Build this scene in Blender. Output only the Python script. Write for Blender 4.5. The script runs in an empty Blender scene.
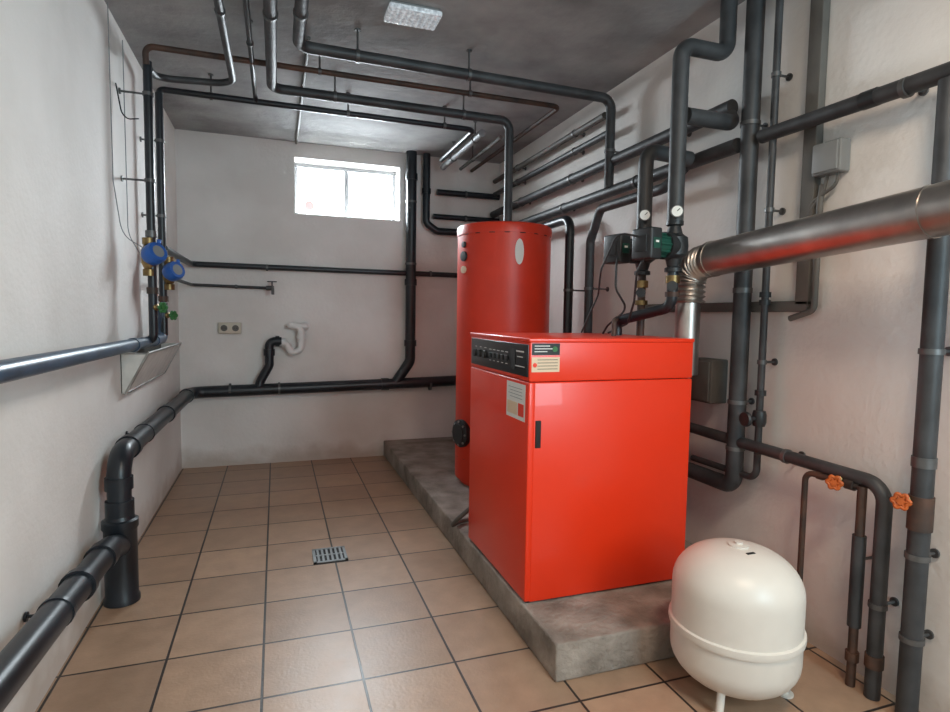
import bpy, bmesh, math, random
from mathutils import Vector, Matrix
random.seed(4)
W,D,H=2.527,4.763,2.5
Y0=-1.3
sc=bpy.context.scene
sc.view_settings.view_transform='Standard'
sc.view_settings.look='None'
sc.view_settings.exposure=0.0

# ---------------- materials ----------------
def mat(name,col,rough=.5,metal=0,noise=0,nscale=8,bump=0,bscale=60,coat=0,col2=None,emit=None,es=0,detail=6,contrast=(.35,.65)):
    m=bpy.data.materials.new(name);m.use_nodes=True;nt=m.node_tree;b=nt.nodes['Principled BSDF']
    b.inputs['Base Color'].default_value=(*col,1);b.inputs['Roughness'].default_value=rough;b.inputs['Metallic'].default_value=metal
    b.inputs['Coat Weight'].default_value=coat
    if emit: b.inputs['Emission Color'].default_value=(*emit,1);b.inputs['Emission Strength'].default_value=es
    tc=nt.nodes.new('ShaderNodeTexCoord')
    if noise or col2:
        n=nt.nodes.new('ShaderNodeTexNoise');n.inputs['Scale'].default_value=nscale;n.inputs['Detail'].default_value=detail
        nt.links.new(tc.outputs['Object'],n.inputs['Vector'])
        r=nt.nodes.new('ShaderNodeValToRGB');r.color_ramp.elements[0].position=contrast[0];r.color_ramp.elements[1].position=contrast[1]
        c2=col2 or tuple(c*(1-noise) for c in col)
        r.color_ramp.elements[0].color=(*c2,1);r.color_ramp.elements[1].color=(*col,1)
        nt.links.new(n.outputs['Fac'],r.inputs['Fac']);nt.links.new(r.outputs['Color'],b.inputs['Base Color'])
    if bump:
        n=nt.nodes.new('ShaderNodeTexNoise');n.inputs['Scale'].default_value=bscale;n.inputs['Detail'].default_value=5
        nt.links.new(tc.outputs['Object'],n.inputs['Vector'])
        bp=nt.nodes.new('ShaderNodeBump');bp.inputs['Strength'].default_value=bump;bp.inputs['Distance'].default_value=.01
        nt.links.new(n.outputs['Fac'],bp.inputs['Height']);nt.links.new(bp.outputs['Normal'],b.inputs['Normal'])
    return m
M={}
M['wall']=mat('wall_paint',(.82,.79,.76),.75,nscale=2.2,col2=(.72,.685,.65),bump=.22,bscale=45)
M['ceil']=mat('ceiling_concrete',(.42,.425,.425),.8,nscale=3.5,col2=(.19,.192,.192),bump=.4,bscale=25,contrast=(.25,.75),detail=10)
M['black']=mat('black_pipe',(.016,.021,.028),.36,nscale=5,col2=(.008,.010,.013))
M['insul']=mat('pipe_insulation',(.052,.053,.056),.52,nscale=9,col2=(.026,.027,.029),bump=.2,bscale=30)
M['bluepipe']=mat('blue_grey_pipe',(.05,.095,.16),.35,nscale=7,col2=(.02,.04,.07))
M['rust']=mat('rusty_pipe',(.095,.045,.028),.6,nscale=14,col2=(.035,.025,.021))
M['greyduct']=mat('grey_duct',(.12,.112,.10),.6,nscale=6,noise=.25)
M['steel']=mat('galvanised_steel',(.50,.50,.49),.4,metal=1,nscale=9,col2=(.33,.32,.31))
M['zinc']=mat('dull_zinc_pipe',(.34,.35,.36),.55,metal=.2,nscale=9,noise=.3)
M['band']=mat('clamp_band',(.16,.16,.16),.45,metal=.6,nscale=9,noise=.4)
M['flue']=mat('flue_steel',(.58,.54,.50),.36,metal=1,nscale=6,col2=(.36,.33,.31),bump=.12,bscale=12)
M['brass']=mat('brass',(.32,.22,.10),.4,metal=1,nscale=20,noise=.5)
M['red']=mat('boiler_red_enamel',(.84,.036,.006),.34,nscale=1.5,noise=.06,coat=.15)
M['redtank']=mat('tank_red_jacket',(.72,.038,.010),.40,nscale=3,col2=(.58,.03,.008),bump=.08,bscale=7)
M['redtrim']=mat('dark_red_trim',(.42,.02,.01),.4)
M['gap']=mat('dark_gap',(.01,.008,.008),.7)
M['panel']=mat('control_panel_black',(.012,.012,.013),.3)
M['label']=mat('white_label',(.75,.74,.70),.5)
M['cream']=mat('cream_label',(.72,.55,.38),.5)
M['green']=mat('green_plastic',(.008,.065,.045),.4)
M['dkgrey']=mat('dark_grey_plastic',(.018,.020,.022),.45)
M['grey']=mat('grey_plastic',(.25,.26,.26),.5,nscale=6,noise=.1)
M['white']=mat('white_plastic',(.75,.75,.73),.35)
M['vessel']=mat('cream_enamel',(.74,.68,.61),.38,nscale=5,noise=.08,bump=.05,bscale=20)
M['blue']=mat('blue_plastic',(.02,.11,.42),.35)
M['orange']=mat('orange_handle',(.55,.11,.015),.45,nscale=30,noise=.3)
M['greenh']=mat('green_handle',(.03,.15,.04),.45)
M['concrete']=mat('plinth_concrete',(.40,.34,.29),.85,nscale=7,col2=(.17,.14,.115),bump=1.0,bscale=40,contrast=(.3,.7),detail=12)
M['ivory']=mat('ivory_plastic',(.58,.52,.42),.4)
M['paint']=mat('painted_sheet',(.66,.64,.60),.5,nscale=12,noise=.2)
M['frame']=mat('window_frame',(.26,.27,.28),.5)
M['lamp']=mat('prismatic_glass',(.8,.82,.85),.15,emit=(.85,.93,1),es=.2,nscale=60,col2=(.3,.32,.35))
M['drain']=mat('drain_steel',(.22,.23,.23),.4,metal=.8)
M['rubber']=mat('cable_black',(.015,.015,.016),.6)
M['cable']=mat('cable_grey',(.25,.26,.27),.6)
M['sticker']=mat('pink_sticker',(.6,.2,.2),.5)
def wallmat():
    m=M['wall'];nt=m.node_tree
    b=nt.nodes['Principled BSDF'];src=b.inputs['Base Color'].links[0].from_socket
    tc=nt.nodes.new('ShaderNodeTexCoord');sx=nt.nodes.new('ShaderNodeSeparateXYZ');nt.links.new(tc.outputs['Object'],sx.inputs[0])
    n=nt.nodes.new('ShaderNodeTexNoise');n.inputs['Scale'].default_value=5;n.inputs['Detail'].default_value=8;nt.links.new(tc.outputs['Object'],n.inputs['Vector'])
    a=nt.nodes.new('ShaderNodeMath');a.operation='MULTIPLY_ADD';nt.links.new(n.outputs['Fac'],a.inputs[0]);a.inputs[1].default_value=-.28;nt.links.new(sx.outputs['Z'],a.inputs[2])
    r=nt.nodes.new('ShaderNodeMapRange');nt.links.new(a.outputs[0],r.inputs[0]);r.inputs[1].default_value=-.12;r.inputs[2].default_value=.0;r.inputs[3].default_value=.6;r.inputs[4].default_value=0
    mx=nt.nodes.new('ShaderNodeMixRGB');nt.links.new(r.outputs[0],mx.inputs[0]);nt.links.new(src,mx.inputs[1]);mx.inputs[2].default_value=(.42,.33,.26,1)
    nt.links.new(mx.outputs[0],b.inputs['Base Color'])
wallmat()
def floormat():
    m=bpy.data.materials.new('floor_tiles');m.use_nodes=True;nt=m.node_tree;b=nt.nodes['Principled BSDF']
    tc=nt.nodes.new('ShaderNodeTexCoord');mp=nt.nodes.new('ShaderNodeMapping');mp.inputs['Location'].default_value=(-.01+3.1,-.26+3.1,0)
    nt.links.new(tc.outputs['Object'],mp.inputs['Vector'])
    br=nt.nodes.new('ShaderNodeTexBrick');br.offset=0;br.squash=1
    br.inputs['Scale'].default_value=1;br.inputs['Brick Width'].default_value=.31;br.inputs['Row Height'].default_value=.31
    br.inputs['Mortar Size'].default_value=.0045;br.inputs['Mortar Smooth'].default_value=.15;br.inputs['Bias'].default_value=0
    br.inputs['Color1'].default_value=(.45,.29,.19,1);br.inputs['Color2'].default_value=(.34,.215,.14,1);br.inputs['Mortar'].default_value=(.035,.026,.022,1)
    nt.links.new(mp.outputs[0],br.inputs['Vector'])
    n=nt.nodes.new('ShaderNodeTexNoise');n.inputs['Scale'].default_value=9;n.inputs['Detail'].default_value=5;n.inputs['Roughness'].default_value=.6;nt.links.new(tc.outputs['Object'],n.inputs['Vector'])
    r=nt.nodes.new('ShaderNodeMapRange');nt.links.new(n.outputs['Fac'],r.inputs[0]);r.inputs[1].default_value=.3;r.inputs[2].default_value=.7;r.inputs[3].default_value=.84;r.inputs[4].default_value=1.08
    mx=nt.nodes.new('ShaderNodeMixRGB');mx.blend_type='MULTIPLY';mx.inputs[0].default_value=1;nt.links.new(br.outputs['Color'],mx.inputs[1]);nt.links.new(r.outputs[0],mx.inputs[2])
    nt.links.new(mx.outputs[0],b.inputs['Base Color'])
    rr=nt.nodes.new('ShaderNodeMapRange');nt.links.new(n.outputs['Fac'],rr.inputs[0]);rr.inputs[3].default_value=.29;rr.inputs[4].default_value=.44;nt.links.new(rr.outputs[0],b.inputs['Roughness'])
    n2=nt.nodes.new('ShaderNodeTexNoise');n2.inputs['Scale'].default_value=90;nt.links.new(tc.outputs['Object'],n2.inputs['Vector'])
    ma=nt.nodes.new('ShaderNodeMath');ma.operation='MULTIPLY_ADD';nt.links.new(br.outputs['Fac'],ma.inputs[0]);ma.inputs[1].default_value=-1.2
    mb=nt.nodes.new('ShaderNodeMath');mb.operation='MULTIPLY';nt.links.new(n2.outputs['Fac'],mb.inputs[0]);mb.inputs[1].default_value=.3;nt.links.new(mb.outputs[0],ma.inputs[2])
    bp=nt.nodes.new('ShaderNodeBump');bp.inputs['Strength'].default_value=.6;bp.inputs['Distance'].default_value=.004
    nt.links.new(ma.outputs[0],bp.inputs['Height']);nt.links.new(bp.outputs['Normal'],b.inputs['Normal'])
    return m
M['floor']=floormat()
def glassmat():
    m=bpy.data.materials.new('window_glass');m.use_nodes=True;nt=m.node_tree;nt.nodes.clear()
    o=nt.nodes.new('ShaderNodeOutputMaterial');mx=nt.nodes.new('ShaderNodeMixShader');mx.inputs[0].default_value=.06
    t=nt.nodes.new('ShaderNodeBsdfTransparent');g=nt.nodes.new('ShaderNodeBsdfGlossy');g.inputs['Roughness'].default_value=.05
    nt.links.new(t.outputs[0],mx.inputs[1]);nt.links.new(g.outputs[0],mx.inputs[2]);nt.links.new(mx.outputs[0],o.inputs[0]);return m
M['glass']=glassmat()

# ---------------- mesh builder ----------------
def V(*a): return Vector(a)
def fillet(path,br):
    P=[Vector(p) for p in path]
    if len(P)<3 or br<=0: return P
    out=[P[0]]
    for i in range(1,len(P)-1):
        a=(P[i-1]-P[i]);b=(P[i+1]-P[i]);la,lb=a.length,b.length;a.normalize();b.normalize()
        th=math.pi-a.angle(b)
        if th<.02: out.append(P[i]);continue
        t=min(br*math.tan(th/2),.48*la,.48*lb);r=t/math.tan(th/2)
        k=4/3*math.tan(th/4)*r
        p0=P[i]+a*t;p3=P[i]+b*t;p1=p0-a*k;p2=p3-b*k
        n=7
        for j in range(n+1):
            s=j/n;out.append(p0*(1-s)**3+p1*3*s*(1-s)**2+p2*3*s*s*(1-s)+p3*s**3)
    out.append(P[-1]);return out
class B:
    def __init__(s,name,loc=(0,0,0)):
        s.name=name;s.bm=bmesh.new();s.mats=[]
    def mi(s,k):
        if k not in s.mats:s.mats.append(k)
        return s.mats.index(k)
    def tube(s,path,r,mt,br=None,n=18,cap=True,rf=None):
        if br is None: br=r*2.2
        P=fillet(path,br);Q=[P[0]]
        for p in P[1:]:
            if (p-Q[-1]).length>1e-5:Q.append(p)
        P=Q;bm=s.bm;mi=s.mi(mt)
        T=[]
        for i in range(len(P)):
            a=P[min(i+1,len(P)-1)]-P[max(i-1,0)];T.append(a.normalized())
        up=Vector((0,0,1)) if abs(T[0].z)<.9 else Vector((1,0,0))
        u=(up-T[0]*up.dot(T[0])).normalized();rings=[]
        for i,p in enumerate(P):
            u=(u-T[i]*u.dot(T[i])).normalized();v=T[i].cross(u)
            rr=r if rf is None else rf(i/(len(P)-1))
            rings.append([bm.verts.new(p+(u*math.cos(2*math.pi*j/n)+v*math.sin(2*math.pi*j/n))*rr) for j in range(n)])
        for a,b in zip(rings,rings[1:]):
            for j in range(n):
                f=bm.faces.new((a[j],a[(j+1)%n],b[(j+1)%n],b[j]));f.material_index=mi;f.smooth=True
        if cap:
            f=bm.faces.new(rings[0][::-1]);f.material_index=mi;f=bm.faces.new(rings[-1]);f.material_index=mi
        return s
    def cyl(s,a,b,r,mt,n=24): return s.tube([a,b],r,mt,0,n)
    def lathe(s,prof,mt,origin=(0,0,0),axis=(0,0,1),n=48):
        bm=s.bm;mi=s.mi(mt);ax=Vector(axis).normalized();o=Vector(origin)
        up=Vector((0,0,1)) if abs(ax.z)<.9 else Vector((1,0,0));u=(up-ax*up.dot(ax)).normalized();v=ax.cross(u)
        rings=[]
        for r,h in prof:
            if r<1e-6: rings.append([bm.verts.new(o+ax*h)])
            else: rings.append([bm.verts.new(o+ax*h+(u*math.cos(2*math.pi*j/n)+v*math.sin(2*math.pi*j/n))*r) for j in range(n)])
        for a,b in zip(rings,rings[1:]):
            for j in range(n):
                if len(a)==1 and len(b)==1: continue
                if len(a)==1: q=(a[0],b[(j+1)%n],b[j])
                elif len(b)==1: q=(a[j],a[(j+1)%n],b[0])
                else: q=(a[j],a[(j+1)%n],b[(j+1)%n],b[j])
                f=bm.faces.new(q);f.material_index=mi;f.smooth=True
        if len(rings[0])>1: f=bm.faces.new(rings[0][::-1]);f.material_index=mi
        if len(rings[-1])>1: f=bm.faces.new(rings[-1]);f.material_index=mi
        return s
    def box(s,lo,hi,mt,bev=0,rot=None,piv=None):
        bm=s.bm;mi=s.mi(mt);lo=Vector(lo);hi=Vector(hi);c=(lo+hi)/2;d=hi-lo
        r=bmesh.ops.create_cube(bm,size=1);vs=r['verts']
        for v in vs: v.co=Vector((v.co.x*d.x,v.co.y*d.y,v.co.z*d.z))+c
        fs=set(f for v in vs for f in v.link_faces)
        for f in fs:f.material_index=mi
        if rot is not None:
            bmesh.ops.rotate(bm,verts=vs,cent=piv or c,matrix=rot)
        if bev:
            es=list(set(e for v in vs for e in v.link_edges))
            g=bmesh.ops.bevel(bm,geom=es,offset=bev,segments=3,affect='EDGES',profile=.5)
            for f in g['faces']:f.material_index=mi;f.smooth=True
        return s
    def poly(s,pts,mt):
        f=s.bm.faces.new([s.bm.verts.new(p) for p in pts]);f.material_index=s.mi(mt);return s
    def ring(s,p,axis,r,w,mt):
        ax=Vector(axis).normalized();p=Vector(p);return s.tube([p-ax*w/2,p+ax*w/2],r,mt,0,20)
    def clamp(s,p,axis,r,anchor,mt='band'):
        s.ring(p,axis,r+.004,.016,mt)
        p=Vector(p);a=Vector(anchor)
        d=(a-p).normalized();a=a-d*.001
        s.tube([p,a],.005,mt,0,8)
        s.tube([a-d*.006,a],.014,mt,0,12)
        return s
    def done(s,parent=None):
        bmesh.ops.recalc_face_normals(s.bm,faces=s.bm.faces[:])
        me=bpy.data.meshes.new(s.name);s.bm.to_mesh(me);s.bm.free()
        for k in s.mats:me.materials.append(M[k])
        me.set_sharp_from_angle(angle=math.radians(38))
        ob=bpy.data.objects.new(s.name,me);bpy.context.collection.objects.link(ob)
        if parent:ob.parent=parent
        return ob
def empty(name,loc=(0,0,0)):
    e=bpy.data.objects.new(name,None);bpy.context.collection.objects.link(e);e.empty_display_size=.1;return e

# ---------------- room shell ----------------
t=.25
B('floor').box((-t,Y0-t,-.1),(W+t,D+t,0),'floor').done()
B('ceiling').box((-t,Y0-t,H),(W+t,D+t,H+.2),'ceil').done()
B('wall_left').box((-t,Y0-t,0),(0,D+t,H),'wall').done()
B('wall_right').box((W,Y0-t,0),(W+t,D+t,H),'wall').done()
B('wall_front').box((0,Y0-t,0),(W,Y0,H),'wall').done()
wx0,wx1,wz0,wz1=.825,1.65,1.955,2.385
b=B('wall_back')
b.box((0,D,0),(W,D+t,wz0),'wall');b.box((0,D,wz1),(W,D+t,H),'wall')
b.box((0,D,wz0),(wx0,D+t,wz1),'wall');b.box((wx1,D,wz0),(W,D+t,wz1),'wall');b.done()
w=B('window_1');yy=D+.17
w.box((wx0,yy,wz0),(wx1,yy+.05,wz0+.03),'frame',.004);w.box((wx0,yy,wz1-.03),(wx1,yy+.05,wz1),'frame',.004)
w.box((wx0,yy,wz0+.03),(wx0+.03,yy+.05,wz1-.03),'frame',.004);w.box((wx1-.03,yy,wz0+.03),(wx1,yy+.05,wz1-.03),'frame',.004)
xm=(wx0+wx1)/2
w.box((xm-.018,yy,wz0+.03),(xm+.018,yy+.05,wz1-.03),'frame',.004)
w.box((wx0+.03,yy+.02,wz0+.03),(xm-.018,yy+.026,wz1-.03),'glass');w.box((xm+.018,yy+.02,wz0+.03),(wx1-.03,yy+.026,wz1-.03),'glass')
for i in range(1,4): w.cyl((wx0,yy+.07,wz0+.1*i+.02),(wx1,yy+.07,wz0+.1*i+.02),.003,'frame',8)
for i in range(1,9): w.cyl((wx0+i*.092,yy+.07,wz0),(wx0+i*.092,yy+.07,wz1),.003,'frame',8)
w.lathe([(.035,0),(.035,.002)],'sticker',(wx0+.12,yy+.012,wz0+.1),(0,1,0),24)
w.done()
# ---------------- plinth ----------------
px=1.525
p=B('concrete_plinth');p.box((px,1.60,0),(W-.001,D-.001,.13),'concrete',.008);p.done()
# ---------------- floor drain ----------------
d=B('floor_drain');x0,x1,y0,y1=.84,1.0,2.745,2.915
d.box((x0,y0,0),(x1,y1,.003),'gap')
d.box((x0,y0,.002),(x1,y0+.014,.007),'drain');d.box((x0,y1-.014,.002),(x1,y1,.007),'drain');d.box((x0,y0,.002),(x0+.014,y1,.007),'drain');d.box((x1-.014,y0,.002),(x1,y1,.007),'drain')
for i in range(6):
    xx=x0+.026+i*.0215;d.box((xx-.005,y0+.01,.002),(xx+.005,y1-.01,.0065),'drain')
d.box((x0+.01,(y0+y1)/2-.006,.002),(x1-.01,(y0+y1)/2+.006,.007),'drain');d.done()

# ---------------- boiler ----------------
bl=empty('boiler');bx0,bx1,by0,by1=1.53,2.235,1.865,2.52;bz0,bz1=.131,1.1
b=B('cabinet')
b.box((bx0+.012,by0+.012,bz0),(bx1-.012,by1-.012,bz1-.02),'gap')
b.box((bx0+.02,by0,bz0+.006),(bx1,by1,.9475),'red',.005)
b.box((bx0,by0+.0015,bz0+.009),(bx0+.024,by1-.0015,.9475),'red',.005)
b.box((bx0,by0,.950),(bx1,by1,bz1-.006),'red',.005)
b.box((bx0-.004,by0-.004,bz1-.009),(bx1+.002,by1+.004,bz1+.006),'red',.004)
b.done(bl)
b=B('control_panel')
b.box((bx0-.004,by0+.008,.966),(bx0+.004,by1-.02,1.083),'panel',.002)
X=bx0-.0045
def tick(y,z,w_,h_,m='label'): b.box((X-.0012,y-w_/2,z-h_/2),(X,y+w_/2,z+h_/2),m)
for y,z in((2.43,1.02),(2.37,1.02),(2.31,1.02)):
    b.lathe([(.017,0),(.016,.012),(.0,.012)],'dkgrey',(X,y,z),(-1,0,0),20);tick(y,z+.028,.02,.003)
for i in range(5):
    tick(2.25-i*.045,1.045,.026,.003);tick(2.25-i*.045,1.0,.018,.003);b.box((X-.006,2.235-i*.045,1.012),(X,2.26-i*.045,1.032),'dkgrey',.001)
tick(1.94,1.055,.07,.005);tick(1.94,1.035,.05,.003);tick(1.94,1.0,.085,.003)
b.box((X-.002,1.985,.985),(X,2.02,1.06),'dkgrey');b.done(bl)
b=B('labels')
Y=by0-.0012
b.box((bx0+.008,Y,1.046),(bx0+.118,Y+.002,1.088),'panel')
b.lathe([(.010,0),(.010,.002)],'greenh',(bx0+.098,Y,1.067),(0,-1,0),20)
for i,wd in enumerate((.06,.07,.05)): b.box((bx0+.018,Y-.0008,1.077-i*.01),(bx0+.018+wd,Y,1.080-i*.01),'label')
b.box((bx0+.008,Y,.985),(bx0+.118,Y+.002,1.038),'cream')
for i in range(4): b.box((bx0+.03,Y-.0008,1.028-i*.011),(bx0+.11,Y,1.030-i*.011),'dkgrey')
b.lathe([(.008,0),(.008,.002)],'red',(bx0+.02,Y,1.01),(0,-1,0),16)
b.box((X+.003,1.895,.80),(X+.0045,2.07,.935),'label')
for i in range(4): b.box((X+.0022,1.92,.915-i*.012),(X+.003,2.05-.015*(i%2),.917-i*.012),'grey')
b.box((X+.0022,1.905,.815),(X+.003,1.955,.862),'red')
b.box((X+.0022,1.965,.815),(X+.003,2.06,.862),'cream')
b.done(bl)
b=B('handle_slot');b.box((bx0+.028,by0-.004,.71),(bx0+.05,by0+.01,.81),'gap',.003);b.done(bl)

# ---------------- hot water tank ----------------
tk=empty('hot_water_tank');tx,ty,tr=2.045,3.42,.293;tz=1.735
b=B('jacket')
b.lathe([(tr-.03,.131),(tr-.03,.16),(tr,.165),(tr,tz-.06)],'redtank',(tx,ty,0),n=72)
b.lathe([(tr+.004,tz-.062),(tr+.005,tz-.02),(tr,tz-.006),(tr-.012,tz),(0,tz+.004)],'redtank',(tx,ty,0),n=72)
b.ring((tx,ty,tz-.064),(0,0,1),tr+.002,.006,'gap');b.ring((tx,ty,.30),(0,0,1),tr+.0015,.004,'redtrim')
b.done(tk)
b=B('fittings')
def onTank(a,z,out=0):
    r=math.radians(a);dv=V(-math.cos(r),-math.sin(r),0);return V(tx,ty,z)+dv*(tr+out),dv
pz,dv=onTank(14,.46);b.lathe([(.085,-.01),(.085,.02),(.06,.03),(.06,.035),(0,.037)],'dkgrey',pz,dv,32)
for k in range(8):
    a=k*math.pi/4;s_=V(0,0,1).cross(dv);b.cyl(pz+dv*.018+s_*.072*math.cos(a)+V(0,0,.072*math.sin(a)),pz+dv*.03+s_*.072*math.cos(a)+V(0,0,.072*math.sin(a)),.007,'steel',8)
pz,dv=onTank(14,1.54);b.lathe([(.03,-.005),(.03,.012),(.0,.014)],'dkgrey',pz,dv,24)
pz,dv=onTank(14,1.61);b.lathe([(.018,-.005),(.018,.012),(.0,.014)],'dkgrey',pz,dv,24)
pz,dv=onTank(14,1.46);b.lathe([(.022,-.005),(.022,.012),(.0,.014)],'cream',pz,dv,24)
b.done(tk)
b=B('oval_label')
pts=[]
for k in range(24):
    a=2*math.pi*k/24;aa=math.radians(86)+.028/.3*math.cos(a)*1.0;q,dd=onTank(math.degrees(aa),1.56+.075*math.sin(a),.003);pts.append(q)
b.poly(pts,'label');b.done(tk)

# ---------------- flue ----------------
b=B('flue_pipe')
fx,fy=2.31,2.0
b.tube([(fx,fy,.95),(fx,fy,1.26)],.050,'flue',0,32)
el=fillet([(fx,fy,1.25),(fx,fy,1.405),(fx,1.84,1.42)],.12)
E=[]
for i in range(len(el)-1):
    m_=max(2,int((el[i+1]-el[i]).length/.0022))
    for j in range(m_): E.append(el[i].lerp(el[i+1],j/m_))
E.append(el[-1])
N=len(E)
b.tube(E,.07,'flue',0,32,rf=lambda s_:.062+.006*math.sin(s_*(N-1)*.7))
b.tube([(fx,1.885,1.418),(fx,1.86,1.42)],.064,'flue',0,40)
b.tube([(fx,1.87,1.42),(fx-.03,.55,1.50)],.068,'flue',0,48)
b.ring((fx,1.865,1.42),(0,1,-.06),.071,.02,'flue')
b.ring((fx-.02,1.05,1.469),(0.02,1,-.06),.070,.012,'flue')
b.clamp((fx-.025,.75,1.488),(0,1,-.06),.068,(W,.75,1.488));b.done()

# ---------------- right wall pipes ----------------
x5=2.45
def pipe(name,path,r,mt,br=None,clamps=(),rings=()):
    b=B(name);b.tube(path,r,mt,br)
    for c in clamps:b.clamp(c[0],c[1],r,c[2])
    for c in rings:b.ring(c[0],c[1],r+c[2],c[3],c[4])
    return b
X_,Y_,Z_=(1,0,0),(0,1,0),(0,0,1)
HZ=H-.001
b=pipe('insulated_heating_pipe',[(x5,1.85,HZ),(x5,1.85,.50),(x5,2.45,.50)],.034,'insul',.05,[((x5,1.85,1.95),Z_,(W,1.85,1.95)),((x5,1.85,.85),Z_,(W,1.85,.85))],[((x5,1.85,1.30),Z_,.003,.02,'band'),((x5,1.85,.66),Z_,.003,.015,'band')]);b.done()
b=pipe('copper_riser_pipe',[(x5+.01,1.745,HZ),(x5+.01,1.745,.56),(x5,2.1,.56)],.0135,'insul',.04,[((x5+.01,1.745,2.1),Z_,(W,1.745,2.1)),((x5+.01,1.745,1.6),Z_,(W,1.745,1.6)),((x5+.01,1.745,1.02),Z_,(W,1.745,1.02))])
b.lathe([(.022,-.03),(.026,-.015),(.026,.015),(.022,.03)],'dkgrey',(x5+.01,1.745,.80),Z_,16)
b.cyl((x5+.01,1.745,.80),(x5-.05,1.745,.80),.008,'dkgrey',10);b.lathe([(.028,0),(.03,.008),(.026,.015)],'dkgrey',(x5-.05,1.745,.80),(-1,0,0),16)
for z in(1.28,1.25,.9):b.ring((x5+.01,1.745,z),Z_,.021,.02,'dkgrey')
b.done()
b=B('cable_duct');b.box((W-.035,1.585,1.24),(W-.001,1.64,H-.001),'greyduct',.003)
b.box((W-.035,1.585,1.215),(W-.001,2.6,1.255),'greyduct',.003);b.done()
b=B('flexible_conduit');b.tube([(W-.02,1.56,1.66),(W-.03,1.56,1.60),(W-.03,1.56,1.22),(W-.03,1.66,1.19)],.011,'greyduct',.03);b.done()
b=B('junction_box');b.box((W-.05,1.475,1.69),(W-.001,1.585,1.80),'grey',.006);b.box((W-.058,1.482,1.697),(W-.048,1.578,1.793),'grey',.003)
b.tube([(W-.025,1.50,1.69),(W-.03,1.50,1.65),(W-.03,1.60,1.60),(W-.03,1.60,1.55)],.006,'greyduct',.03);b.tube([(W-.025,1.54,1.69),(W-.03,1.55,1.63),(W-.03,1.61,1.56)],.006,'greyduct',.03);b.done()
b=pipe('insulated_heating_pipe',[(x5,4.70,2.05),(x5,1.95,2.05)],.030,'insul',.05,[((x5,y,2.05),Y_,(W,y,2.05)) for y in(4.1,3.3,2.3)]);b.done()
b=pipe('insulated_heating_pipe',[(x5,4.6,1.885),(x5,1.91,1.885)],.030,'insul',.05,[((x5,y,1.885),Y_,(W,y,1.885)) for y in(4.2,3.4,2.6)]);b.done()
b=pipe('insulated_heating_pipe',[(x5,1.79,1.885),(x5,.2,1.865)],.026,'insul',.05,[((x5,y,1.875),Y_,(W,y,1.875)) for y in(1.25,.5)],[((x5,1.36,1.88),Y_,.002,.05,'dkgrey')]);b.done()
b=pipe('overhead_run_pipe',[(2.46,4.7,2.33),(2.46,2.95,2.33)],.02,'greyduct',.05,[((2.46,y,2.33),Y_,(W,y,2.33)) for y in(4.2,3.3)]);b.done()
b=pipe('overhead_run_pipe',[(2.46,4.7,2.22),(2.46,2.9,2.22)],.02,'insul',.05,[((2.46,y,2.22),Y_,(W,y,2.22)) for y in(4.2,3.3)]);b.done()
b=pipe('heating_branch_pipe',[(2.40,4.7,1.79),(2.40,3.22,1.79),(2.40,3.22,.5)],.028,'black',.07,[((2.40,3.22,1.35),Z_,(W,3.22,1.35)),((2.40,4.0,1.79),Y_,(W,4.0,1.79))]);b.done()
b=pipe('heating_branch_pipe',[(2.44,2.22,1.87),(2.40,2.30,1.79),(2.40,2.87,1.79),(2.40,2.97,1.62),(2.40,2.97,.5)],.025,'insul',.06,[((2.40,2.97,1.35),Z_,(W,2.97,1.35))]);b.done()
# riser group above boiler
b=pipe('insulated_heating_pipe',[(2.19,1.95,1.57),(2.19,1.95,2.25),(2.41,1.95,2.25),(2.41,1.95,HZ)],.032,'insul',.05);b.done()
b=pipe('insulated_heating_pipe',[(2.225,1.95,1.985),(x5,1.95,1.985),(x5,1.97,2.02)],.032,'insul',.04);b.done()
b=pipe('insulated_heating_pipe',[(2.185,2.15,1.57),(2.185,2.15,1.90),(2.41,2.15,1.885)],.032,'insul',.05);b.done()
# pump group
def pump(cx,cy,cz,headcol):
    e=empty('circulation_pump')
    dv=V(-1,-.18,0).normalized()
    b=B('pump_body')
    b.lathe([(.022,-.10),(.034,-.10),(.034,-.085),(.024,-.08),(.032,-.05),(.052,-.035),(.055,0),(.052,.035),(.032,.05),(.024,.08),(.034,.085),(.034,.10),(.022,.10)],'dkgrey',(cx,cy,cz),Z_,24)
    b.lathe([(.05,0),(.054,.05),(.054,.062)],'dkgrey',(cx,cy,cz),dv,28)
    b.lathe([(.044,.06),(.044,.125)],headcol,(cx,cy,cz),dv,28)
    for k in range(10):
        a=2*math.pi*k/10;s_=V(0,0,1).cross(dv);o=(s_*math.cos(a)+V(0,0,math.sin(a)))*.046
        b.cyl(V(cx,cy,cz)+dv*.062+o,V(cx,cy,cz)+dv*.125+o,.004,headcol,6)
    b.done(e)
    b=B('motor_head')
    c=V(cx,cy,cz)+dv*.15;R=Matrix.Rotation(math.atan2(dv.y,dv.x),3,'Z')
    b.box(c-V(.030,.052,.06),c+V(.030,.052,.06),'dkgrey',.008,rot=R)
    c2=c+dv*.031;b.box(c2-V(.002,.03,.03),c2+V(.002,.03,.03),'panel',.001,rot=R)
    side=V(-dv.y,dv.x,0);side=side if side.y<0 else -side
    c3=c+side*.053;b.box(c3-V(.018,.001,.02),c3+V(.018,.001,.02),'green',0,rot=R)
    c4=c+side*.0545+V(0,0,.006);b.box(c4-V(.008,.001,.004),c4+V(.008,.001,.004),'label',0,rot=R)
    b.done(e)
pump(2.185,2.15,1.47,'dkgrey')
pump(2.19,1.95,1.47,'green')
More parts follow.
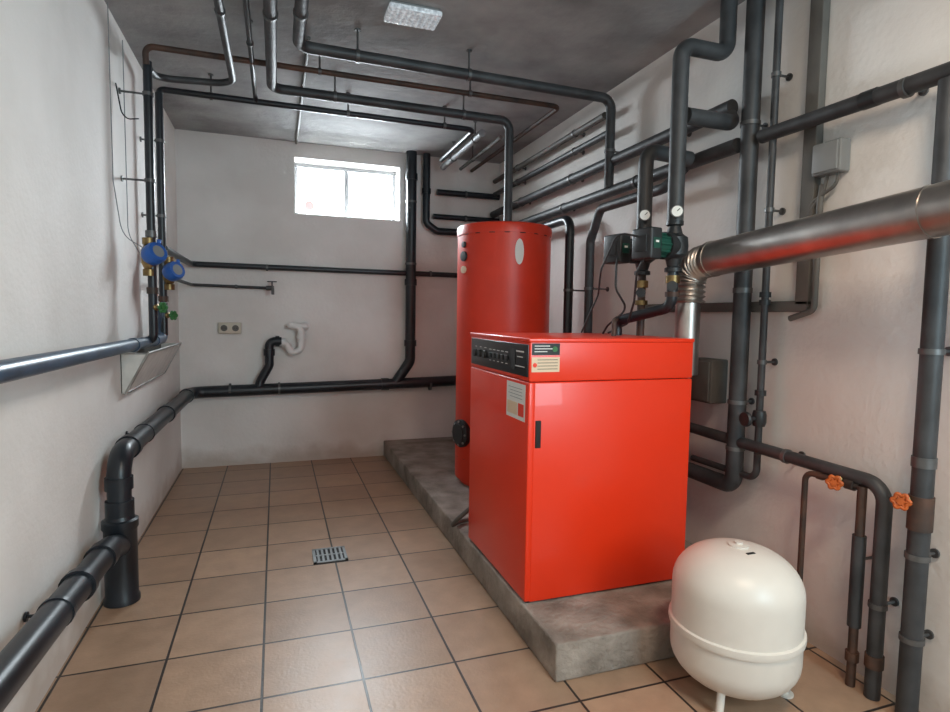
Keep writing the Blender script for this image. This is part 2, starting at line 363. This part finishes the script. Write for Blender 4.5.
def dial(c,name='pipe_thermometer'):
    b=B(name);dv=V(-.5,-.86,0).normalized();c=Vector(c)
    b.lathe([(.006,-.04),(.006,0),(.022,0),(.024,.004),(.024,.014),(.022,.016)],'band',c,dv,24)
    b.lathe([(.0205,.016),(0,.0165)],'label',c,dv,24)
    s_=V(0,0,1).cross(dv);q=c+dv*.0175;b.tube([q,q+s_*.010+V(0,0,.010)],.0015,'gap',0,6);b.done()
dial((2.155,2.105,1.615));dial((2.165,1.91,1.60))
b=pipe('boiler_connection_pipe',[(2.185,2.15,1.37),(2.185,2.15,1.107)],.017,'rust',.03,(),[((2.185,2.15,1.33),Z_,.01,.03,'brass'),((2.185,2.15,1.25),Z_,.01,.02,'brass')])
b.cyl((2.185,2.15,1.29),(2.14,2.09,1.29),.006,'dkgrey',8);b.lathe([(.02,0),(.02,.01)],'dkgrey',(2.14,2.09,1.29),(-.6,-.8,0),16);b.done()
b=pipe('boiler_connection_pipe',[(2.19,1.95,1.37),(2.19,1.95,1.23),(2.10,2.2,1.17),(2.10,2.2,1.107)],.022,'black',.05,(),[((2.19,1.95,1.34),Z_,.006,.03,'brass'),((2.19,1.95,1.28),Z_,.006,.02,'rust')])
b.cyl((2.19,1.95,1.31),(2.15,1.90,1.31),.006,'dkgrey',8);b.lathe([(.02,0),(.02,.01)],'dkgrey',(2.15,1.90,1.31),(-.6,-.8,0),16);b.done()
b=pipe('drain_cock_pipe',[(2.02,2.1,1.107),(2.02,2.1,1.17),(2.09,2.19,1.18)],.010,'rust',.02);b.done()
b=B('pump_cable');b.tube([(2.03,2.10,1.44),(1.99,2.05,1.40),(1.99,2.05,1.30),(2.07,2.08,1.22),(2.02,2.15,1.15),(2.03,2.2,1.115)],.0045,'rubber',.05,8)
b.tube([(2.03,1.90,1.44),(2.02,1.95,1.36),(2.06,2.02,1.25),(2.10,2.12,1.16),(2.10,2.27,1.115)],.0045,'rubber',.05,8)
b.tube([(2.01,1.94,1.50),(1.96,2.0,1.52),(1.95,2.1,1.38),(2.0,2.2,1.28),(1.98,2.3,1.115)],.004,'rubber',.05,8);b.done()
b=B('wall_switch_box');b.box((W-.09,1.99,.82),(W-.001,2.14,1.01),'greyduct',.006);b.box((W-.096,2.0,.83),(W-.088,2.13,1.0),'greyduct',.003);b.done()
# low-level pipes, right
b=pipe('heating_return_pipe',[(x5,2.5,.70),(x5,1.235,.68),(x5,1.235,.001)],.0225,'insul',.06,[((x5,1.6,.685),Y_,(W,1.6,.685)),((x5,1.235,.3),Z_,(W,1.235,.3))],[((x5,1.235,.12),Z_,.004,.04,'rust')]);b.done()
b=pipe('heating_return_pipe',[(x5-.01,1.30,.66),(x5-.01,1.30,.001)],.014,'rust',.06,[((x5-.01,1.30,.42),Z_,(W,1.30,.42))],[((x5-.01,1.30,.1),Z_,.006,.03,'rust'),((x5-.01,1.30,.35),Z_,.006,.3,'insul')]);b.done()
b=pipe('insulated_heating_pipe',[(x5,1.13,1.855),(x5,1.13,.001)],.028,'insul',.06,[((x5,1.13,1.1),Z_,(W,1.13,1.1)),((x5,1.13,.25),Z_,(W,1.13,.25)),((x5,1.13,.5),Z_,(W,1.13,.5))])
b.ring((x5,1.13,.63),Z_,.032,.10,'rust');b.ring((x5,1.13,.78),Z_,.031,.03,'band');b.done()
b=pipe('expansion_pipe',[(x5-.01,1.31,.655),(x5-.02,1.50,.655),(x5-.02,1.50,.25),(x5-.10,1.47,.12),(2.2,1.45,.08)],.010,'rust',.03,[],[((x5-.01,1.34,.655),Y_,.008,.03,'rust'),((x5-.01,1.45,.655),Y_,.005,.02,'rust')]);b.done()
def valve(c,dv,mt,name='valve_handwheel',r=.022):
    b=B(name);c=Vector(c);dv=Vector(dv).normalized()
    b.lathe([(.012,-.05),(.016,-.035),(.01,-.03),(.007,-.01),(.007,.008),(0,.008)],'brass',c,dv,14)
    b.lathe([(.010,0),(.010,.012),(0,.012)],mt,c,dv,14)
    up=V(0,0,1);s_=up.cross(dv).normalized();u=dv.cross(s_)
    n=60;pts=[c+dv*.006+(s_*math.cos(2*math.pi*k/n)+u*math.sin(2*math.pi*k/n))*(r+.003*math.cos(12*math.pi*k/n)) for k in range(n+1)]
    b.tube(pts,.0055,mt,0,10)
    for k in range(6):
        a=2*math.pi*k/6;b.tube([c+dv*.006,c+dv*.006+(s_*math.cos(a)+u*math.sin(a))*r],.0045,mt,0,8)
    b.done()
valve((x5-.055,1.36,.66),(-1,-.45,0),'orange',r=.019);valve((x5-.075,1.135,.67),(-1,-.45,.1),'orange',r=.019)

# ---------------- expansion vessel ----------------
ev=empty('expansion_vessel');ex,ey=2.05,1.40;er=.192
b=B('vessel_body')
zb_,zs,zt,ztop=.03,.215,.345,.475
prof=[(0,zb_)]
for k in range(1,11):
    a=math.pi/2*k/10;prof.append((er*math.sin(a)**.85,zb_+.115*(1-math.cos(a))))
prof+=[(er,zs)]
b.lathe(prof,'vessel',(ex,ey,0),n=64)
prof=[(er,zs+.02),(er,zt)]
for k in range(1,13):
    a=math.pi/2*k/12;prof.append((er*math.cos(a)**.85 if k<12 else 0,zt+(ztop-zt)*math.sin(a)))
b.lathe(prof,'vessel',(ex,ey,0),n=64)
b.lathe([(er-.001,zs-.006),(er+.006,zs-.002),(er+.008,zs+.008),(er+.007,zs+.02),(er-.001,zs+.024)],'vessel',(ex,ey,0),n=64)
b.done(ev)
b=B('valve_cap');b.lathe([(.03,ztop-.006),(.03,ztop+.004),(.012,ztop+.006),(.012,ztop+.012),(0,ztop+.013)],'vessel',(ex,ey,0),n=24);b.box((ex-.02,ey-.06,ztop-.006),(ex+.01,ey-.05,ztop-.002),'gap',.001);b.done(ev)
b=B('feet')
for a in(215,335,95):
    r=math.radians(a);dv=V(math.cos(r),math.sin(r),0);c=V(ex,ey,0)+dv*.15
    b.tube([c+dv*-.01+V(0,0,.09),c+dv*.008+V(0,0,.03),c+dv*.012+V(0,0,.005)],.012,'vessel',.02,10);b.lathe([(.024,0),(.024,.006),(0,.007)],'vessel',c+dv*.014,Z_,16)
b.done(ev)

# ---------------- overhead pipes ----------------
zc=2.38
def cc(p): return ((p[0],p[1],zc),p[2],(p[0],p[1],H))
v1=(.12,3.15);v2=(.095,3.58)
pipe('rusty_overhead_pipe',[(.12,3.13,2.33),(.12,3.10,2.40),(2.25,3.10,2.40),(2.25,4.70,2.40)],.014,'rust',.05,[((x,3.10,2.40),X_,(x,3.10,H)) for x in(.9,1.7)]).done()
pipe('overhead_pipe',[(.095,3.58,2.33),(.095,3.60,zc),(1.90,3.62,zc),(1.90,4.4,zc)],.017,'black',.05,[cc((x,3.61,X_)) for x in(.35,1.1,1.7)]).done()
pipe('overhead_pipe',[(.48,-1.2,zc),(.48,3.38,zc),(.12,3.38,2.36),(.12,3.19,2.33)],.017,'insul',.09,[cc((.48,2.6,Y_))]).done()
pipe('overhead_pipe',[(.58,-1.2,zc+.02),(.58,3.56,zc+.02),(.585,3.60,zc)],.012,'black',.05,[((.58,2.9,zc+.02),Y_,(.58,2.9,H))]).done()
pipe('insulated_overhead_pipe',[(.67,-1.2,zc),(.67,3.36,zc),(2.05,3.38,zc),(2.05,3.38,1.74)],.026,'insul',.06,[cc((.67,2.55,Y_)),cc((1.0,3.365,X_)),cc((1.75,3.375,X_))]).done()
pipe('insulated_overhead_pipe',[(.785,-1.2,zc),(.785,2.80,zc),(2.43,2.84,zc),(2.43,2.84,1.90)],.026,'insul',.06,[cc((.785,2.5,Y_)),cc((1.05,2.807,X_)),cc((1.6,2.82,X_)),((2.43,2.84,2.1),Z_,(W,2.84,2.1))]).done()
pipe('steel_conduit_pipe',[(1.97,4.6,zc),(1.97,3.66,zc)],.024,'zinc',.05,[cc((1.97,4.3,Y_)),cc((1.97,3.8,Y_))]).done()
pipe('steel_conduit_pipe',[(2.12,4.6,zc),(2.12,3.7,zc)],.013,'greyduct',.05,[cc((2.12,4.3,Y_))]).done()
pipe('cable_conduit',[(.84,2.95,2.488),(.84,4.75,2.488)],.009,'greyduct',.03).done()
b=B('ceiling_lamp');b.box((1.14,2.49,H-.035),(1.37,2.63,H-.012),'lamp',.006);b.box((1.15,2.50,H-.014),(1.36,2.62,H-.001),'grey',.002)
for i in range(9):
    for j in range(5):
        b.lathe([(.011,0),(0,.008)],'lamp',(1.155+i*.025,2.51+j*.025,H-.035),(0,0,-1),4)
b.done()

# ---------------- left wall ----------------
xl=.085
b=pipe('water_supply_pipe',[(xl,-1.2,1.05),(xl,3.60,1.03),(xl,3.58,1.2)],.027,'bluepipe',.05,[((xl,y,1.04),Y_,(0,y,1.04)) for y in(.9,)],[((xl,2.9,1.032),Y_,.004,.05,'bluepipe'),((xl,3.35,1.032),Y_,.004,.03,'bluepipe')]);b.done()
pipe('water_riser_pipe',[(v1[0],v1[1],2.35),(v1[0],v1[1],1.05),(xl,v1[1]+.02,1.035)],.020,'black',.04,[((v1[0],v1[1],z),Z_,(0,v1[1],z)) for z in(2.2,1.8)],[((v1[0],v1[1],1.28),Z_,.006,.03,'rust'),((v1[0],v1[1],1.55),Z_,.006,.03,'band')]).done()
pipe('water_riser_pipe',[(v2[0],v2[1],2.35),(v2[0],v2[1],1.05)],.020,'black',.04,[((v2[0],v2[1],z),Z_,(0,v2[1],z)) for z in(2.1,1.7)],[((v2[0],v2[1],1.25),Z_,.006,.03,'rust'),((v2[0],v2[1],1.5),Z_,.006,.03,'band')]).done()
def meter(c,dv):
    e=empty('water_meter');b=B('meter_body');c=Vector(c)
    b.lathe([(.022,-.09),(.028,-.09),(.028,-.06),(.022,-.055),(.034,-.03),(.034,.03),(.022,.055),(.028,.06),(.028,.09),(.022,.09)],'brass',c,Z_,20);b.done(e)
    b=B('meter_register');dv=V(*dv).normalized()
    b.lathe([(.042,0),(.05,.015),(.052,.055),(.046,.066),(.046,.07)],'blue',c,dv,28);b.lathe([(.030,.07),(0,.071)],'grey',c,dv,24)
    b.box(c+dv*.07+V(-.006,-.006,.035),c+dv*.07+V(.012,.006,.055),'blue',.003)
    b.done(e)
meter((v1[0]-.012,v1[1],1.44),(.75,-.66,.4));meter((v2[0]+.03,v2[1],1.39),(.75,-.66,.3))
for c in((v1[0]+.045,v1[1]-.04,1.20),(v2[0]+.05,v2[1]-.04,1.16)): valve(c,(.75,-.66,0),'greenh',r=.02)
b=B('wall_cable');b.tube([(.01,2.95,HZ),(.012,2.95,1.75),(.03,3.0,1.52),(.09,3.12,1.48)],.0022,'cable',.1,6)
b.tube([(.01,3.05,2.2),(.03,3.07,2.05),(.08,3.14,2.08)],.003,'rubber',.1,6)
b.tube([(.01,3.20,2.45),(.012,3.2,1.55),(.05,3.3,1.45),(.08,3.5,1.45)],.0022,'cable',.1,6);b.done()
# angled drip hopper under the meters
b=B('drip_hopper')
ya,yb,za,zb=3.04,4.02,.80,.985
ot,ob_=.115,.02
b.box((.001,ya,za),(.005,yb,zb),'greyduct')
for (a1,a2,a3,a4) in (((ot,ya,zb),(ot,yb,zb),(ob_,yb,za),(ob_,ya,za)),((ot-.004,ya,zb),(ob_-.004,ya,za),(ob_-.004,yb,za),(ot-.004,yb,zb))):
    b.poly([a1,a2,a3,a4],'paint')
b.poly([(.004,ya,zb),(ot,ya,zb),(ob_,ya,za),(.004,ya,za)],'paint');b.poly([(.004,yb,zb),(.004,yb,za),(ob_,yb,za),(ot,yb,zb)],'paint')
b.cyl((ot,ya,zb),(ot,yb,zb),.006,'steel',10);b.cyl((ob_,ya,za),(ob_,yb,za),.006,'steel',10)
b.cyl((ob_,ya,za),(ot,ya,zb),.006,'steel',10);b.cyl((.007,ya,zb),(ot,ya,zb),.005,'steel',10);b.cyl((ob_,yb,za),(ot,yb,zb),.006,'steel',10);b.done()

# ---------------- sewage pipe ----------------
xs=.078
b=B('sewage_pipe')
b.tube([(xs,-1.2,.47),(xs,2.46,.285),(xs,2.60,.24)],.044,'black',.05,28)
b.tube([(xs,2.62,.001),(xs,2.62,.60),(xs,4.685,.585),(1.62,4.685,.615),(2.5,4.685,.64)],.044,'black',.10,28)
b.lathe([(.066,.001),(.066,.02),(.060,.03),(.060,.30),(.066,.31),(.066,.34),(.055,.345),(.048,.37)],'black',(xs,2.62,0),Z_,32)
b.tube([(xs,2.62,.36),(xs,2.62,.42)],.052,'black',0,28)
b.ring((xs,2.62,.49),Z_,.051,.05,'black')
b.ring((xs,2.10,.304),(0,1,-.05),.053,.035,'black');b.ring((xs,2.36,.291),(0,1,-.05),.052,.06,'black')
b.ring((xs,2.80,.599),Y_,.051,.05,'black');b.ring((xs,3.7,.592),Y_,.051,.05,'black');b.ring((xs,4.5,.587),Y_,.051,.05,'black')
b.clamp((xs,3.1,.597),Y_,.044,(.002,3.1,.597),'black');b.clamp((xs,1.9,.314),Y_,.044,(.002,1.9,.314),'black')
b.tube([(1.73,4.685,HZ),(1.73,4.685,.80),(1.60,4.685,.612)],.042,'black',.10,28)
for z in(2.3,1.45,.95):b.ring((1.73,4.685,z),Z_,.050,.05,'black')
b.ring((1.52,4.685,.613),X_,.050,.06,'black')
for x in(.7,1.9,.35): b.clamp((x,4.685,.60),X_,.044,(x,D-.001,.60))
for z in(1.6,2.1): b.clamp((1.73,4.685,z),Z_,.042,(1.73,D-.001,z))
b.done()
b=B('vent_stack_pipe');b.tube([(1.86,4.70,HZ),(1.86,4.70,1.94),(1.95,4.70,1.88),(2.45,4.70,1.88)],.030,'black',.06,24);b.ring((1.86,4.70,2.2),Z_,.037,.04,'black');b.done()
pipe('vent_stack_pipe',[(1.95,4.70,2.2),(2.5,4.70,2.2)],.025,'black',.05,[((2.2,4.70,2.2),X_,(2.2,D,2.2))]).done()
pipe('vent_stack_pipe',[(1.92,4.70,2.0),(2.5,4.70,2.0)],.022,'black',.05,[((2.2,4.70,2.0),X_,(2.2,D,2.0))]).done()
pipe('water_branch_pipe',[(.095,3.62,1.53),(.095,4.70,1.53),(2.5,4.70,1.52)],.021,'black',.06,[((x,4.70,1.525),X_,(x,D,1.525)) for x in(.62,1.9)]).done()
b=pipe('tap_supply_pipe',[(.095,3.62,1.38),(.095,4.71,1.38),(.66,4.71,1.37),(.66,4.67,1.37)],.011,'insul',.03,[((.4,4.71,1.375),X_,(.4,D,1.375))])
b.lathe([(.012,-.03),(.018,-.025),(.018,.025),(.012,.03)],'band',(.64,4.69,1.37),X_,16);b.tube([(.66,4.69,1.37),(.66,4.62,1.37),(.66,4.61,1.32)],.011,'band',.02,12)
b.cyl((.655,4.68,1.37),(.655,4.68,1.42),.006,'band',8);b.box((.62,4.672,1.415),(.69,4.688,1.423),'dkgrey',.003);b.done()
b=B('wall_socket');b.box((.27,D-.035,1.02),(.43,D-.001,1.105),'ivory',.006)
for x in(.31,.39):
    b.lathe([(.032,0),(.032,.004),(.024,.004),(.024,.001)],'ivory',(x,D-.035,1.062),(0,-1,0),24);b.lathe([(.024,0),(.024,.0015)],'greyduct',(x,D-.0355,1.062),(0,-1,0),20)
    for dx in(-.009,.009): b.lathe([(.003,0),(.003,.003)],'gap',(x+dx,D-.036,1.062),(0,-1,0),8)
b.done()
b=B('siphon_trap')
b.tube([(.90,D-.001,1.08),(.90,4.69,1.08),(.78,4.69,1.09),(.78,4.69,1.10)],.024,'white',.03,20)
b.lathe([(.04,0),(.04,.012),(.026,.02)],'white',(.90,D-.001,1.08),(0,-1,0),24)
b.tube([(.80,4.69,1.09),(.865,4.69,1.07),(.865,4.69,.90),(.79,4.69,.87),(.76,4.69,.94),(.70,4.69,.96)],.026,'white',.04,20)
b.ring((.865,4.69,1.0),Z_,.034,.03,'white');b.ring((.735,4.69,.955),X_,.034,.03,'white')
b.tube([(.72,4.69,.965),(.63,4.69,.965),(.63,4.69,.78),(.565,4.69,.66),(.555,4.685,.62)],.033,'black',.05,20)
b.ring((.63,4.69,.88),Z_,.041,.05,'black');b.ring((.69,4.69,.965),X_,.041,.03,'black')
b.done()
b=B('drain_hose');b.tube([(1.60,2.56,.30),(1.50,2.60,.20),(1.49,2.66,.15),(1.56,2.72,.145),(1.7,2.74,.145)],.011,'greyduct',.04,10);b.done()

# ---------------- lights ----------------
def area(name,loc,target,sx,sy,e,col):
    l=bpy.data.lights.new(name,'AREA');l.shape='RECTANGLE';l.size=sx;l.size_y=sy;l.energy=e;l.color=col
    o=bpy.data.objects.new(name,l);bpy.context.collection.objects.link(o);o.location=loc
    o.rotation_euler=(Vector(target)-Vector(loc)).to_track_quat('-Z','Y').to_euler();return o
area('window_daylight',(1.24,D+.42,2.35),(1.24,3.2,.6),1.0,.6,220,(.84,.94,1))
area('warm_fill',(1.6,.3,2.42),(1.6,.35,0),.5,.3,25,(1,.80,.62))  # added warm fill, out of view below the ceiling; no fixture here
area('doorway_daylight',(2.2,-1.0,1.7),(0,2.6,1.7),.7,1.4,52,(.62,.88,1))
wd=bpy.data.worlds.new('world');sc.world=wd;wd.use_nodes=True
bg=wd.node_tree.nodes['Background'];bg.inputs[0].default_value=(.85,.93,1,1);bg.inputs[1].default_value=2.0

# ---------------- camera ----------------
f,yaw,pit,rol,cx,h=577,math.radians(19.046),math.radians(3.973),math.radians(.862),.681,1.182
fw=V(math.sin(yaw)*math.cos(pit),math.cos(yaw)*math.cos(pit),-math.sin(pit));r=V(math.cos(yaw),-math.sin(yaw),0);u=r.cross(fw)
r2=r*math.cos(rol)+u*math.sin(rol);u2=-r*math.sin(rol)+u*math.cos(rol)
cam=bpy.data.cameras.new('camera');cam.sensor_width=36;cam.lens=f/950*36;cam.clip_start=.02
co=bpy.data.objects.new('camera',cam);bpy.context.collection.objects.link(co)
mw=Matrix.Identity(4)
for i in range(3): mw[i][0]=r2[i];mw[i][1]=u2[i];mw[i][2]=-fw[i]
mw[0][3]=cx;mw[1][3]=0;mw[2][3]=h
co.matrix_world=mw;sc.camera=co
